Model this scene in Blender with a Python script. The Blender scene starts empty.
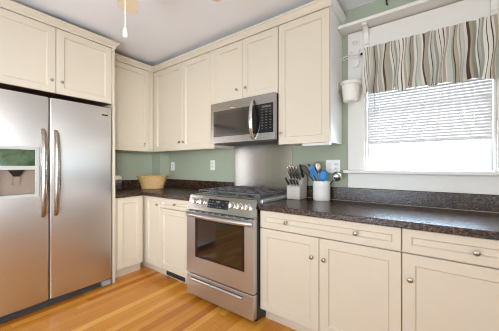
import bpy, bmesh, math, random
from mathutils import Vector, Matrix, Quaternion
random.seed(7)
PI = math.pi
SC = bpy.context.scene
COL = SC.collection

# ------------------------------------------------------------------ camera, world, lights, exposure
cam_data = bpy.data.cameras.new('camera')
cam = bpy.data.objects.new('camera', cam_data); COL.objects.link(cam)
cam.location = (3.25, -2.216, 1.215)
cam.rotation_euler = (PI / 2, 0, math.radians(35.936))
cam_data.sensor_width = 36.0
cam_data.lens = 247.0 / 499.0 * 36.0
cam_data.clip_start = 0.02
SC.camera = cam
SC.view_settings.view_transform = 'Standard'
SC.view_settings.look = 'None'
SC.view_settings.gamma = 1.0
SC.view_settings.use_curve_mapping = False
SC.view_settings.exposure = 0.02

world = bpy.data.worlds.new('sky'); SC.world = world
world.use_nodes = True
bg = world.node_tree.nodes['Background']
bg.inputs['Color'].default_value = (0.68, 0.84, 1.0, 1)
bg.inputs['Strength'].default_value = 4.0


def area(name, loc, target, sx, sy, power, color):
    ld = bpy.data.lights.new(name, 'AREA'); ld.shape = 'RECTANGLE'
    ld.size, ld.size_y, ld.energy, ld.color = sx, sy, power, color
    o = bpy.data.objects.new(name, ld); COL.objects.link(o); o.location = loc
    o.rotation_euler = (Vector(target) - Vector(loc)).to_track_quat('-Z', 'Y').to_euler()
    return o


area('added_rear_fill', (1.5, -4.2, .95), (1.2, 0, .55), 3.0, 1.7, 17, (1.0, 0.98, 0.95))  # added fill lamp in front of the rear wall, wider than its window
area('added_side_fill', (4.58, -2.75, 1.35), (0.3, -0.8, .8), 2.4, 1.9, 52, (0.97, 0.98, 1.0))  # added fill lamp against the blank part of the right wall
area('added_ceiling_fill', (2.6, -3.2, 1.0), (1.5, -1.2, 2.565), 0.8, 0.8, 40, (0.66, 0.84, 1.0))  # added lamp aimed upward to brighten the ceiling
area('daylight_outside_window', (3.2, .62, 1.5), (3.2, -1.0, 1.4), 1.9, 1.3, 380, (0.58, 0.78, 1.0))
fl = area('added_corner_fill', (4.25, -2.95, 1.6), (0.2, -0.42, 1.2), 0.7, 0.7, 7, (0.95, 0.97, 1.0))  # added narrow lamp that brightens the left corner
fl.data.spread = math.radians(46)
SC.cycles.filter_width = 1.1


# ------------------------------------------------------------------ materials
def new_mat(name):
    m = bpy.data.materials.new(name); m.use_nodes = True
    nt = m.node_tree
    return m, nt, nt.nodes['Principled BSDF']


def N(nt, typ, **kw):
    n = nt.nodes.new(typ)
    for k, v in kw.items(): setattr(n, k, v)
    return n


def ramp(nt, stops, interp='LINEAR'):
    r = N(nt, 'ShaderNodeValToRGB'); cr = r.color_ramp; cr.interpolation = interp
    while len(cr.elements) < len(stops): cr.elements.new(1.0)
    for e, (p, c) in zip(cr.elements, stops):
        e.position = p; e.color = (c[0], c[1], c[2], 1)
    return r


def lin(r, g, b):
    f = lambda v: (v / 255 / 12.92) if v / 255 <= .04045 else ((v / 255 + .055) / 1.055) ** 2.4
    return (f(r), f(g), f(b))


def plain(name, rgb, rough=.5, metal=0.0, var=.04, scale=6.0, bump=0.0, bscale=60.0, spec=None, stretch=None, coat=0.0):
    """one colour with a slight procedural mottling and optional bump"""
    m, nt, b = new_mat(name)
    tc = N(nt, 'ShaderNodeTexCoord'); mp = N(nt, 'ShaderNodeMapping')
    nt.links.new(tc.outputs['Object'], mp.inputs['Vector'])
    if stretch: mp.inputs['Scale'].default_value = stretch
    nz = N(nt, 'ShaderNodeTexNoise'); nz.inputs['Scale'].default_value = scale; nz.inputs['Detail'].default_value = 3
    nt.links.new(mp.outputs['Vector'], nz.inputs['Vector'])
    r = ramp(nt, [(.3, [max(0, c * (1 - var)) for c in rgb]), (.7, [min(1, c * (1 + var)) for c in rgb])])
    nt.links.new(nz.outputs['Fac'], r.inputs['Fac']); nt.links.new(r.outputs['Color'], b.inputs['Base Color'])
    b.inputs['Roughness'].default_value = rough; b.inputs['Metallic'].default_value = metal
    if spec is not None: b.inputs['IOR'].default_value = spec
    if coat: b.inputs['Coat Weight'].default_value = coat
    if bump:
        n2 = N(nt, 'ShaderNodeTexNoise'); n2.inputs['Scale'].default_value = bscale; n2.inputs['Detail'].default_value = 2
        nt.links.new(mp.outputs['Vector'], n2.inputs['Vector'])
        bp = N(nt, 'ShaderNodeBump'); bp.inputs['Strength'].default_value = bump; bp.inputs['Distance'].default_value = .004
        nt.links.new(n2.outputs['Fac'], bp.inputs['Height']); nt.links.new(bp.outputs['Normal'], b.inputs['Normal'])
    return m


M = {}
M['cream'] = plain('cream_cabinet_paint', lin(210, 198, 178), .38, var=.012, scale=3)
M['cream_in'] = plain('cream_cabinet_carcass', lin(204, 192, 172), .5, var=.02)
M['white_trim'] = plain('white_trim_paint', lin(222, 217, 209), .4, var=.01)
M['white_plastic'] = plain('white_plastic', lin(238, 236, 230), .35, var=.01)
M['ceiling'] = plain('ceiling_paint', lin(238, 238, 240), .9, var=.01, scale=2)
M['sage'] = plain('sage_wall_paint', lin(164, 170, 148), .75, var=.02, scale=3)
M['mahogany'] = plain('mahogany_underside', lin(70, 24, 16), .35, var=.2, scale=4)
M['steel'] = plain('brushed_steel', (.55, .535, .53), .34, .94, var=.01, scale=2)
M['fridge_steel'] = plain('satin_refrigerator_steel', (.63, .60, .575), .30, 1.0, var=.02, scale=3, stretch=(4, 1.0, 90))
for _n in ('fridge_steel',):
    _t = M[_n].node_tree; _b = _t.nodes['Principled BSDF']; _b.inputs['Anisotropic'].default_value = .75
    _g = N(_t, 'ShaderNodeTangent'); _g.direction_type = 'RADIAL'; _g.axis = 'Z'; _t.links.new(_g.outputs[0], _b.inputs['Tangent'])
M['steel_dark'] = plain('microwave_steel', (.43, .40, .375), .25, 1.0, var=.01, scale=2)
M['display_mirror'] = plain('glossy_dark_display', (.66, .66, .66), .06, 1.0, var=.05)
M['steel_vert'] = plain('splash_steel', (.40, .365, .335), .24, 1.0, var=.04, scale=3, bump=.03, bscale=1.3, stretch=(9, 9, .3))
_t = M['steel_vert'].node_tree; _b = _t.nodes['Principled BSDF']; _b.inputs['Anisotropic'].default_value = .8; _b.inputs['Anisotropic Rotation'].default_value = .25
_g = N(_t, 'ShaderNodeTangent'); _g.direction_type = 'RADIAL'; _g.axis = 'Z'; _t.links.new(_g.outputs[0], _b.inputs['Tangent'])
M['chrome'] = plain('polished_chrome', (.75, .73, .70), .12, 1.0, var=.02)
M['handle_steel'] = plain('warm_satin_handle', (.40, .34, .29), .18, 1.0, var=.02)
M['knife_steel'] = plain('satin_knife_steel', (.42, .40, .38), .18, 1.0, var=.03)
M['nickel'] = plain('brushed_nickel', (.36, .32, .27), .3, 1.0, var=.03)
M['black'] = plain('black_enamel', (.012, .012, .012), .3, var=.1)
M['dark_grey'] = plain('dark_grey_plastic', (.055, .055, .058), .5, var=.1)
M['mid_grey'] = plain('grey_plastic', (.30, .30, .31), .45, var=.05)
M['light_grey'] = plain('light_grey_plastic', lin(190, 188, 182), .4, var=.03)
M['iron'] = plain('cast_iron', (.10, .10, .105), .28, var=.25, scale=30, bump=.3, bscale=150)
M['oven_glass'] = plain('oven_glass', (.010, .006, .004), .04, var=.1, spec=1.9)
M['micro_glass'] = plain('microwave_glass', (.03, .022, .018), .08, var=.1, spec=2.0)
M['panel_glass'] = plain('control_glass', (.008, .008, .010), .08, var=.1)
M['taupe'] = plain('taupe_plastic', lin(150, 132, 118), .4, var=.03)
M['glyph'] = plain('pale_key_marks', lin(120, 120, 120), .5, var=.02)
M['wicker'] = plain('wicker', lin(196, 160, 108), .6, var=.2, scale=60, bump=.4, bscale=220)
M['stoneware'] = plain('white_stoneware', lin(236, 232, 224), .3, var=.01, coat=.3)
M['blue'] = plain('blue_silicone', lin(42, 132, 200), .45, var=.05)
M['wood_dark'] = plain('dark_wood', lin(70, 56, 42), .5, var=.2, scale=20)
M['block'] = plain('pale_block_wood', lin(196, 188, 178), .5, var=.05, scale=10, stretch=(1, 1, 8))
M['blade'] = plain('fan_blade_maple', lin(226, 205, 172), .5, var=.05, scale=4, stretch=(1, 6, 1))
M['pot'] = plain('white_glazed_pot', lin(224, 218, 208), .45, var=.02)
M['bronze'] = plain('dark_bronze', (.03, .02, .015), .4, .6)
M['siding'] = plain('outdoor_leaf', lin(128, 150, 108), .5, var=.75, scale=14)
M['slat'] = plain('blind_slat', lin(206, 202, 199), .5, var=.01)


def mat_floor():
    m, nt, b = new_mat('honey_strip_floor')
    L = nt.links.new
    tc = N(nt, 'ShaderNodeTexCoord'); sp = N(nt, 'ShaderNodeSeparateXYZ'); L(tc.outputs['Object'], sp.inputs[0])
    def mth(op, a, bb=None):
        n = N(nt, 'ShaderNodeMath', operation=op)
        for i, v in enumerate((a, bb)):
            if v is None: continue
            if isinstance(v, (int, float)): n.inputs[i].default_value = v
            else: L(v, n.inputs[i])
        return n.outputs[0]
    xs = mth('DIVIDE', sp.outputs['X'], .066)
    ix = mth('FLOOR', xs); fx = mth('FRACT', xs)
    wn = N(nt, 'ShaderNodeTexWhiteNoise', noise_dimensions='1D'); L(ix, wn.inputs['W'])
    yo = mth('ADD', mth('DIVIDE', sp.outputs['Y'], 1.7), mth('MULTIPLY', wn.outputs['Value'], 7.3))
    iy = mth('FLOOR', yo); fy = mth('FRACT', yo)
    w2 = N(nt, 'ShaderNodeTexWhiteNoise', noise_dimensions='2D')
    cb = N(nt, 'ShaderNodeCombineXYZ'); L(ix, cb.inputs[0]); L(iy, cb.inputs[1]); L(cb.outputs[0], w2.inputs['Vector'])
    cr = ramp(nt, [(0, lin(186, 108, 36)), (.25, lin(206, 130, 44)), (.6, lin(214, 142, 52)), (.85, lin(224, 154, 62)), (1, lin(236, 176, 84))])
    L(w2.outputs['Value'], cr.inputs['Fac'])
    mp = N(nt, 'ShaderNodeMapping'); mp.inputs['Scale'].default_value = (42, 1.1, 1); L(tc.outputs['Object'], mp.inputs['Vector'])
    addv = N(nt, 'ShaderNodeVectorMath', operation='ADD'); L(mp.outputs[0], addv.inputs[0])
    cb2 = N(nt, 'ShaderNodeCombineXYZ'); L(mth('MULTIPLY', w2.outputs['Value'], 50), cb2.inputs[1]); L(cb2.outputs[0], addv.inputs[1])
    nz = N(nt, 'ShaderNodeTexNoise'); nz.inputs['Scale'].default_value = 1.6; nz.inputs['Detail'].default_value = 5; L(addv.outputs[0], nz.inputs['Vector'])
    gr = ramp(nt, [(.3, (.80, .74, .66)), (.5, (1, 1, 1)), (.72, (1.0, 1.0, 1.0))]); L(nz.outputs['Fac'], gr.inputs['Fac'])
    mx = N(nt, 'ShaderNodeMix', data_type='RGBA', blend_type='MULTIPLY'); mx.inputs['Factor'].default_value = .8
    L(cr.outputs['Color'], mx.inputs['A']); L(gr.outputs['Color'], mx.inputs['B'])
    # thin seams
    e1 = mth('LESS_THAN', fx, .03); e2 = mth('LESS_THAN', fy, .0016)
    e = mth('MAXIMUM', e1, e2)
    mx2 = N(nt, 'ShaderNodeMix', data_type='RGBA'); L(mth('MULTIPLY', e, .55), mx2.inputs['Factor'])
    L(mx.outputs['Result'], mx2.inputs['A']); mx2.inputs['B'].default_value = (*lin(96, 52, 20), 1)
    L(mx2.outputs['Result'], b.inputs['Base Color'])
    b.inputs['Roughness'].default_value = .24
    bp = N(nt, 'ShaderNodeBump'); bp.inputs['Strength'].default_value = .12; bp.inputs['Distance'].default_value = .002
    L(nz.outputs['Fac'], bp.inputs['Height']); L(bp.outputs['Normal'], b.inputs['Normal'])
    return m


def mat_granite():
    m, nt, b = new_mat('brown_speckled_granite')
    L = nt.links.new
    tc = N(nt, 'ShaderNodeTexCoord')
    v1 = N(nt, 'ShaderNodeTexVoronoi'); v1.inputs['Scale'].default_value = 130; L(tc.outputs['Object'], v1.inputs['Vector'])
    n1 = N(nt, 'ShaderNodeTexNoise'); n1.inputs['Scale'].default_value = 90; n1.inputs['Detail'].default_value = 4; L(tc.outputs['Object'], n1.inputs['Vector'])
    r1 = ramp(nt, [(0, lin(14, 11, 10)), (.42, lin(26, 19, 16)), (.52, lin(84, 54, 38)), (.57, lin(14, 10, 9)), (.70, lin(112, 82, 60)), (.8, lin(30, 22, 19))])
    mx = N(nt, 'ShaderNodeMix', data_type='RGBA'); mx.inputs['Factor'].default_value = .5
    L(v1.outputs['Color'], mx.inputs['A']); L(n1.outputs['Color'], mx.inputs['B'])
    bw = N(nt, 'ShaderNodeRGBToBW'); L(mx.outputs['Result'], bw.inputs[0]); L(bw.outputs[0], r1.inputs['Fac'])
    L(r1.outputs['Color'], b.inputs['Base Color'])
    b.inputs['Roughness'].default_value = .27; b.inputs['IOR'].default_value = 1.52
    n3 = N(nt, 'ShaderNodeTexNoise'); n3.inputs['Scale'].default_value = 90; n3.inputs['Detail'].default_value = 3; L(tc.outputs['Object'], n3.inputs['Vector'])
    bp = N(nt, 'ShaderNodeBump'); bp.inputs['Strength'].default_value = .8; bp.inputs['Distance'].default_value = .002
    L(n3.outputs['Fac'], bp.inputs['Height']); L(bp.outputs['Normal'], b.inputs['Normal'])
    return m


def mat_stripes():
    m, nt, b = new_mat('striped_valance_cloth')
    L = nt.links.new
    cream, sage, brown, tan, ice = lin(226, 220, 206), lin(160, 160, 143), lin(84, 62, 52), lin(176, 160, 140), lin(196, 194, 182)
    seq = [(2.0, cream), (.5, brown), (2.2, cream), (.9, brown), (1.3, cream), (2.0, tan), (.5, cream), (2.6, ice), (1.0, sage), (.7, brown),
           (2.4, tan), (1.6, cream), (1.0, sage), (2.2, ice), (1.5, cream), (1.4, brown), (1.8, tan), (2.6, sage), (1.6, cream), (.6, brown), (2.0, ice), (1.8, sage)]
    tot = sum(w for w, _ in seq); p = 0; stops = []
    for w, c in seq:
        stops.append((p / tot, c)); p += w
    uv = N(nt, 'ShaderNodeUVMap'); sp = N(nt, 'ShaderNodeSeparateXYZ'); L(uv.outputs[0], sp.inputs[0])
    fr = N(nt, 'ShaderNodeMath', operation='FRACT'); L(sp.outputs['X'], fr.inputs[0])
    r = ramp(nt, stops, 'CONSTANT'); L(fr.outputs[0], r.inputs['Fac'])
    L(r.outputs['Color'], b.inputs['Base Color']); b.inputs['Roughness'].default_value = .85
    tr = N(nt, 'ShaderNodeBsdfTranslucent'); L(r.outputs['Color'], tr.inputs['Color'])
    ms = N(nt, 'ShaderNodeMixShader'); ms.inputs[0].default_value = .2
    L(b.outputs[0], ms.inputs[1]); L(tr.outputs[0], ms.inputs[2])
    L(ms.outputs[0], nt.nodes['Material Output'].inputs['Surface'])
    return m


def mat_glass():
    m, nt, b = new_mat('window_glass')
    b.inputs['Base Color'].default_value = (.97, .99, 1, 1); b.inputs['Roughness'].default_value = 0
    b.inputs['Transmission Weight'].default_value = 1.0; b.inputs['IOR'].default_value = 1.45
    # thin pane: let light straight through, keep a faint reflection
    tr = N(nt, 'ShaderNodeBsdfTransparent'); gl = N(nt, 'ShaderNodeBsdfGlossy'); gl.inputs['Roughness'].default_value = .02
    ms = N(nt, 'ShaderNodeMixShader'); ms.inputs[0].default_value = .06
    nt.links.new(tr.outputs[0], ms.inputs[1]); nt.links.new(gl.outputs[0], ms.inputs[2])
    nt.links.new(ms.outputs[0], nt.nodes['Material Output'].inputs['Surface'])
    nt.nodes.remove(b)
    return m


M['floor'] = mat_floor(); M['granite'] = mat_granite(); M['stripes'] = mat_stripes(); M['glass'] = mat_glass()


def mat_lamp():
    m, nt, b = new_mat('lit_opal_glass')
    b.inputs['Base Color'].default_value = (.9, .85, .75, 1)
    b.inputs['Emission Color'].default_value = (1, .86, .68, 1); b.inputs['Emission Strength'].default_value = 1.0
    return m


M['lamp'] = mat_lamp()


# ------------------------------------------------------------------ mesh helpers
def wloc(o):
    v = Vector((0, 0, 0))
    while o is not None:
        v += o.location; o = o.parent
    return v


def obj(name, bm, mat, parent=None, smooth=None, world=True):
    """link a bmesh as ONE object; vertices are given in world space unless world=False"""
    if parent is not None and world:
        bmesh.ops.translate(bm, verts=bm.verts, vec=-wloc(parent))
    bmesh.ops.recalc_face_normals(bm, faces=bm.faces)
    me = bpy.data.meshes.new(name)
    bm.to_mesh(me); bm.free()
    me.materials.append(M[mat] if isinstance(mat, str) else mat)
    if smooth is not None:
        for p in me.polygons: p.use_smooth = True
        me.set_sharp_from_angle(angle=math.radians(smooth))
    o = bpy.data.objects.new(name, me); COL.objects.link(o)
    o.parent = parent
    return o


def shade(me, ang):
    for p in me.polygons: p.use_smooth = True
    me.set_sharp_from_angle(angle=math.radians(ang))


def tag(o, label, cat, group=None):
    o['label'] = label; o['category'] = cat
    if group: o['group'] = group
    return o


def thing(name, label, cat, loc, group=None):
    o = bpy.data.objects.new(name, None); COL.objects.link(o); o.location = loc; o.empty_display_size = .05
    return tag(o, label, cat, group)


def struct(o):
    o['kind'] = 'structure'; return o


def B(): return bmesh.new()


def box(bm, x0, x1, y0, y1, z0, z1, bev=0.0, seg=2):
    t = bmesh.new()
    vs = [t.verts.new(p) for p in ((x0, y0, z0), (x1, y0, z0), (x1, y1, z0), (x0, y1, z0), (x0, y0, z1), (x1, y0, z1), (x1, y1, z1), (x0, y1, z1))]
    for f in ((3, 2, 1, 0), (4, 5, 6, 7), (0, 1, 5, 4), (1, 2, 6, 5), (2, 3, 7, 6), (3, 0, 4, 7)):
        t.faces.new([vs[i] for i in f])
    if bev:
        bmesh.ops.bevel(t, geom=t.edges[:], offset=bev, segments=seg, affect='EDGES', profile=.5)
    merge(bm, t)
    return bm


def merge(bm, t, mat=None):
    if mat is not None: bmesh.ops.transform(t, matrix=mat, verts=t.verts)
    me = bpy.data.meshes.new('tmp'); t.to_mesh(me); t.free()
    bm.from_mesh(me); bpy.data.meshes.remove(me)


def bx(*a, **k): return box(B(), *a, **k)


def prism(bm, pts, ax, a0, a1):
    """extrude a closed 2D outline along axis ax from a0 to a1; pts are the two other coordinates in order"""
    def P(p, a):
        if ax == 'x': return (a, p[0], p[1])
        if ax == 'y': return (p[0], a, p[1])
        return (p[0], p[1], a)
    lo = [bm.verts.new(P(p, a0)) for p in pts]; hi = [bm.verts.new(P(p, a1)) for p in pts]
    n = len(pts)
    bm.faces.new(lo[::-1]); bm.faces.new(hi)
    for i in range(n): bm.faces.new((lo[i], lo[(i + 1) % n], hi[(i + 1) % n], hi[i]))
    return bm


def lathe(bm, prof, seg=24, mat=None, sx=1.0, sy=1.0):
    """revolve (r,z) profile round z; caps at r=0 points"""
    t = bmesh.new(); rings = []
    for r, z in prof:
        if r < 1e-6: rings.append([t.verts.new((0, 0, z))])
        else: rings.append([t.verts.new((r * sx * math.cos(2 * PI * k / seg), r * sy * math.sin(2 * PI * k / seg), z)) for k in range(seg)])
    for a, b in zip(rings, rings[1:]):
        for k in range(seg):
            k2 = (k + 1) % seg
            if len(a) == 1 and len(b) > 1: t.faces.new((a[0], b[k], b[k2]))
            elif len(b) == 1 and len(a) > 1: t.faces.new((a[k], b[0], a[k2]))
            elif len(a) > 1: t.faces.new((a[k], a[k2], b[k2], b[k]))
    merge(bm, t, mat)
    return bm


def tube(bm, pts, rad, seg=10, flat=1.0, up=Vector((0, 0, 1)), cap=True):
    """sweep an ellipse (rad across 'side', rad*flat along 'nrm') along points; rad may be a list"""
    pts = [Vector(p) for p in pts]; n = len(pts)
    rads = rad if isinstance(rad, (list, tuple)) else [rad] * n
    t = bmesh.new(); rings = []
    for i, p in enumerate(pts):
        d = (pts[min(i + 1, n - 1)] - pts[max(i - 1, 0)]).normalized()
        u = up if abs(d.dot(up)) < .95 else Vector((1, 0, 0))
        s = d.cross(u).normalized(); w = s.cross(d).normalized()
        rings.append([t.verts.new(p + s * rads[i] * math.cos(2 * PI * k / seg) + w * rads[i] * flat * math.sin(2 * PI * k / seg)) for k in range(seg)])
    for a, b in zip(rings, rings[1:]):
        for k in range(seg): t.faces.new((a[k], a[(k + 1) % seg], b[(k + 1) % seg], b[k]))
    if cap:
        t.faces.new(rings[0][::-1]); t.faces.new(rings[-1])
    merge(bm, t)
    return bm


def torus(bm, R, r, mat=None, seg=28, rs=8, sx=1, sy=1):
    t = bmesh.new(); rings = []
    for i in range(seg):
        a = 2 * PI * i / seg
        rings.append([t.verts.new(((R * sx + r * math.cos(2 * PI * k / rs)) * math.cos(a), (R * sy + r * math.cos(2 * PI * k / rs)) * math.sin(a), r * math.sin(2 * PI * k / rs))) for k in range(rs)])
    for i in range(seg):
        a, b = rings[i], rings[(i + 1) % seg]
        for k in range(rs): t.faces.new((a[k], a[(k + 1) % rs], b[(k + 1) % rs], b[k]))
    merge(bm, t, mat)
    return bm


def frame_map(face, plane):
    """(u, depth outward, z) -> world for cabinet fronts: 'back' faces -y, 'left' faces +x"""
    if face == 'back': return lambda u, d, z: (u, plane - d, z)
    return lambda u, d, z: (plane + d, u, z)


def shaker(face, plane, u0, u1, z0, z1, fw=.058, th=.02, rec=.012):
    """shaker door or drawer front; its outer face lies on the plane"""
    P = frame_map(face, plane - (th if face == 'left' else -th))
    bm = B(); e = .0022
    def ring(i, d): return [bm.verts.new(P(a, d, z)) for a, z in ((u0 + i, z0 + i), (u1 - i, z0 + i), (u1 - i, z1 - i), (u0 + i, z1 - i))]
    back = ring(0, 0)
    rings = [back, ring(0, th - e), ring(e, th), ring(fw, th), ring(fw + .007, th - rec)]
    bm.faces.new(back)
    for a, b in zip(rings, rings[1:]):
        for k in range(4): bm.faces.new((a[k], a[(k + 1) % 4], b[(k + 1) % 4], b[k]))
    bm.faces.new(rings[-1])
    return bm


def knob_bm(face, plane, u, z, s=1.0):
    P = frame_map(face, plane)
    prof = [(0, 0), (.0075, 0), (.0065, .004), (.005, .009), (.006, .014), (.0135, .018), (.0158, .022), (.0145, .026), (.008, .029), (0, .0298)]
    bm = B()
    rot = Matrix.Rotation(PI / 2, 4, 'X') if face == 'back' else Matrix.Rotation(PI / 2, 4, 'Y')
    lathe(bm, [(r * s, z_ * s) for r, z_ in prof], 16, Matrix.Translation(P(u, 0, z)) @ rot)
    return bm


def door(face, plane, u0, u1, z0, z1, parent, knobs=(), name='door', fw=.058):
    d = obj(name, shaker(face, plane, u0, u1, z0, z1, fw), 'cream', parent)
    for (u, z) in knobs:
        k = obj('knob', knob_bm(face, plane, u, z, .86), 'nickel', d, 40)
        k['label'] = 'brushed nickel knob'
    return d


# ------------------------------------------------------------------ setting
CEIL = 2.548
XR_WALL, Y_REAR = 4.62, -4.3
FL0, FL1 = -4.42, .14
struct(obj('floor', bx(-.12, XR_WALL + .12, FL0, FL1, -.1, 0), 'floor'))
struct(obj('ceiling', bx(-.12, XR_WALL + .12, FL0, FL1, CEIL, CEIL + .1), 'ceiling'))
struct(obj('wall_left', bx(-.12, 0, FL0, FL1, 0, CEIL), 'sage'))
WX0, WX1, WZ0, WZ1 = 2.825, 3.605, 1.165, 2.19
bm = B()
box(bm, 0, WX0, 0, .12, 0, CEIL); box(bm, WX1, XR_WALL, 0, .12, 0, CEIL)
box(bm, WX0, WX1, 0, .12, 0, WZ0); box(bm, WX0, WX1, 0, .12, WZ1, CEIL)
struct(obj('wall_back', bm, 'sage'))
bm = B()   # right wall with a side window opening
RY0, RY1, RZ0, RZ1 = -1.5, -.5, 1.0, 1.8
box(bm, XR_WALL, XR_WALL + .12, FL0, RY0, 0, CEIL); box(bm, XR_WALL, XR_WALL + .12, RY1, .12, 0, CEIL)
box(bm, XR_WALL, XR_WALL + .12, RY0, RY1, 0, RZ0); box(bm, XR_WALL, XR_WALL + .12, RY0, RY1, RZ1, CEIL)
struct(obj('wall_right', bm, 'ceiling'))
bm = B()   # rear wall with a glazed opening
QX0, QX1, QZ0, QZ1 = .3, 1.4, .3, 2.1
box(bm, 0, QX0, Y_REAR - .12, Y_REAR, 0, CEIL); box(bm, QX1, XR_WALL, Y_REAR - .12, Y_REAR, 0, CEIL)
box(bm, QX0, QX1, Y_REAR - .12, Y_REAR, 0, QZ0); box(bm, QX0, QX1, Y_REAR - .12, Y_REAR, QZ1, CEIL)
struct(obj('wall_rear', bm, 'ceiling'))
struct(obj('wall_chase', bx(.0, .20, -.147, 0, .0, CEIL), 'sage'))


def crown(k_):
    path = [(.60, -1.95), (.60, -.955), (.335, -.955), (.335, -.336), (2.641, -.336)] if k_ == 0 else [(2.641, -.336), (2.641, 0)]
    prof = [(0, 2.428), (.008, 2.428), (.009, 2.446), (.014, 2.452), (.022, 2.464), (.027, 2.474), (.034, 2.478), (.036, 2.492), (-.02, 2.492), (-.02, 2.428)]
    # outward = right-hand side of travel
    bm = B(); rings = []
    n = len(path)
    def nrm(a, b):
        d = Vector((b[0] - a[0], b[1] - a[1])).normalized(); return Vector((d.y, -d.x))
    for i, p in enumerate(path):
        if i == 0: m = nrm(path[0], path[1]) if k_ == 0 else Vector((1, -1))
        elif i == n - 1: m = nrm(path[-2], path[-1]) if k_ else Vector((1, -1))
        else:
            a, b = nrm(path[i - 1], p), nrm(p, path[i + 1]); m = a + b; m /= max(m.dot(a), .2)
        rings.append([bm.verts.new((p[0] + m.x * d, p[1] + m.y * d, z)) for d, z in prof])
    k = len(prof)
    for a, b in zip(rings, rings[1:]):
        for j in range(k): bm.faces.new((a[j], a[(j + 1) % k], b[(j + 1) % k], b[j]))
    bm.faces.new(rings[0]); bm.faces.new(rings[-1][::-1])
    return bm


struct(obj('trim_1', crown(0), 'cream'))
struct(obj('trim_2', crown(1), 'white_plastic'))  # crown return: window light is put into its whiter colour

# window over the counter
win = bpy.data.objects.new('window_1', None); COL.objects.link(win); win.location = (3.215, 0, WZ0); struct(win)
CF = -.022
bm = B(); box(bm, 2.694, WX0, CF, -.0005, 1.177, 2.17, .003); obj('casing', bm, 'white_trim', win)
bm = B(); box(bm, WX1, 3.736, CF, -.0005, 1.177, 2.17, .003); obj('casing', bm, 'white_trim', win)
bm = B(); box(bm, 2.694, 3.736, CF - .004, -.0005, 2.171, 2.327, .003); obj('head_casing', bm, 'white_trim', win)
bm = B(); box(bm, 2.662, 3.768, -.058, .045, 1.150, 1.176, .005); obj('stool', bm, 'white_trim', win)
bm = B(); box(bm, 2.694, 3.736, -.0205, -.0005, 1.0275, 1.149, .003); obj('apron', bm, 'white_trim', win)
bm = B()
box(bm, WX0, WX0 + .012, .0, .12, 1.177, WZ1 - .001); box(bm, WX1 - .012, WX1, .0, .12, 1.177, WZ1 - .001); box(bm, WX0 + .012, WX1 - .012, 0, .12, WZ1 - .014, WZ1 - .001)
obj('jamb', bm, 'white_trim', win)


def sash(z0, z1, y, rail):
    x0, x1 = WX0 + .013, WX1 - .013
    bm = B()
    box(bm, x0, x0 + .045, y, y + .032, z0, z1, .003); box(bm, x1 - .045, x1, y, y + .032, z0, z1, .003)
    box(bm, x0 + .045, x1 - .045, y, y + .032, z0, z0 + rail, .003); box(bm, x0 + .045, x1 - .045, y, y + .032, z1 - .035, z1, .003)
    s = obj('sash', bm, 'white_trim', win)
    obj('pane', bx(x0 + .046, x1 - .046, y + .014, y + .018, z0 + rail + .001, z1 - .036), 'glass', s)


sash(1.178, 1.70, .052, .05)
sash(1.668, WZ1 - .016, .086, .035)

# side window and rear glazing of the room (behind the camera)
w2 = bpy.data.objects.new('window_2', None); COL.objects.link(w2); w2.location = (XR_WALL, -1.0, RZ0); struct(w2)
bm = B(); t_ = .05
box(bm, XR_WALL - .02, XR_WALL + .1, RY0, RY0 + t_, RZ0, RZ1); box(bm, XR_WALL - .02, XR_WALL + .1, RY1 - t_, RY1, RZ0, RZ1)
box(bm, XR_WALL - .02, XR_WALL + .1, RY0 + t_, RY1 - t_, RZ0, RZ0 + t_); box(bm, XR_WALL - .02, XR_WALL + .1, RY0 + t_, RY1 - t_, RZ1 - t_, RZ1)
obj('frame', bm, 'white_trim', w2)
obj('pane', bx(XR_WALL + .05, XR_WALL + .055, RY0 + t_, RY1 - t_, RZ0 + t_, RZ1 - t_), 'glass', w2)
w3 = bpy.data.objects.new('window_3', None); COL.objects.link(w3); w3.location = (.85, Y_REAR, QZ0); struct(w3)
bm = B()
box(bm, QX0, QX0 + t_, Y_REAR - .1, Y_REAR + .02, QZ0, QZ1); box(bm, QX1 - t_, QX1, Y_REAR - .1, Y_REAR + .02, QZ0, QZ1)
box(bm, QX0 + t_, QX1 - t_, Y_REAR - .1, Y_REAR + .02, QZ0, QZ0 + t_); box(bm, QX0 + t_, QX1 - t_, Y_REAR - .1, Y_REAR + .02, QZ1 - t_, QZ1)
obj('frame', bm, 'white_trim', w3)
obj('pane', bx(QX0 + t_, QX1 - t_, Y_REAR - .055, Y_REAR - .05, QZ0 + t_, QZ1 - t_), 'glass', w3)


def hedge(name, x0, x1, y0, y1, label):
    bm = B(); rr = random.Random(3)
    for i in range(60):
        p = Vector((rr.uniform(x0, x1), rr.uniform(y0, y1), rr.uniform(-.1, 2.9)))
        t = bmesh.new(); bmesh.ops.create_icosphere(t, subdivisions=2, radius=rr.uniform(.3, .5))
        for v in t.verts: v.co *= rr.uniform(.8, 1.25)
        merge(bm, t, Matrix.Translation(p))
    o = obj(name, bm, 'siding'); tag(o, label, 'hedge'); o['kind'] = 'stuff'
    return o


hedge('hedge', 5.35, 5.7, -2.4, 1.4, 'green leafy hedge outside the side window')

# ------------------------------------------------------------------ wall cabinets
UB = 1.395   # bottom of the tall wall cabinets
c = thing('wall_cabinet', 'cream two-door wall cabinet above the steel refrigerator', 'cabinet', (.3, -1.45, 1.845))
obj('body', bx(.002, .580, -1.95, -.957, 1.863, 2.43), 'cream_in', c)
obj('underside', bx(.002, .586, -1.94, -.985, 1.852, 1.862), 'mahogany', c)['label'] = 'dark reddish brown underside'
obj('face_frame', bx(.5805, .5995, -1.952, -1.948, 1.845, 2.43), 'cream', c)
door('left', .60, -1.945, -1.459, 1.850, 2.424, c, [(-1.491, 1.955)])
door('left', .60, -1.455, -.985, 1.850, 2.424, c, [(-1.416, 1.955)])
obj('stile', bx(.5805, .600, -.982, -.956, 1.842, 2.43), 'cream', c)

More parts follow.
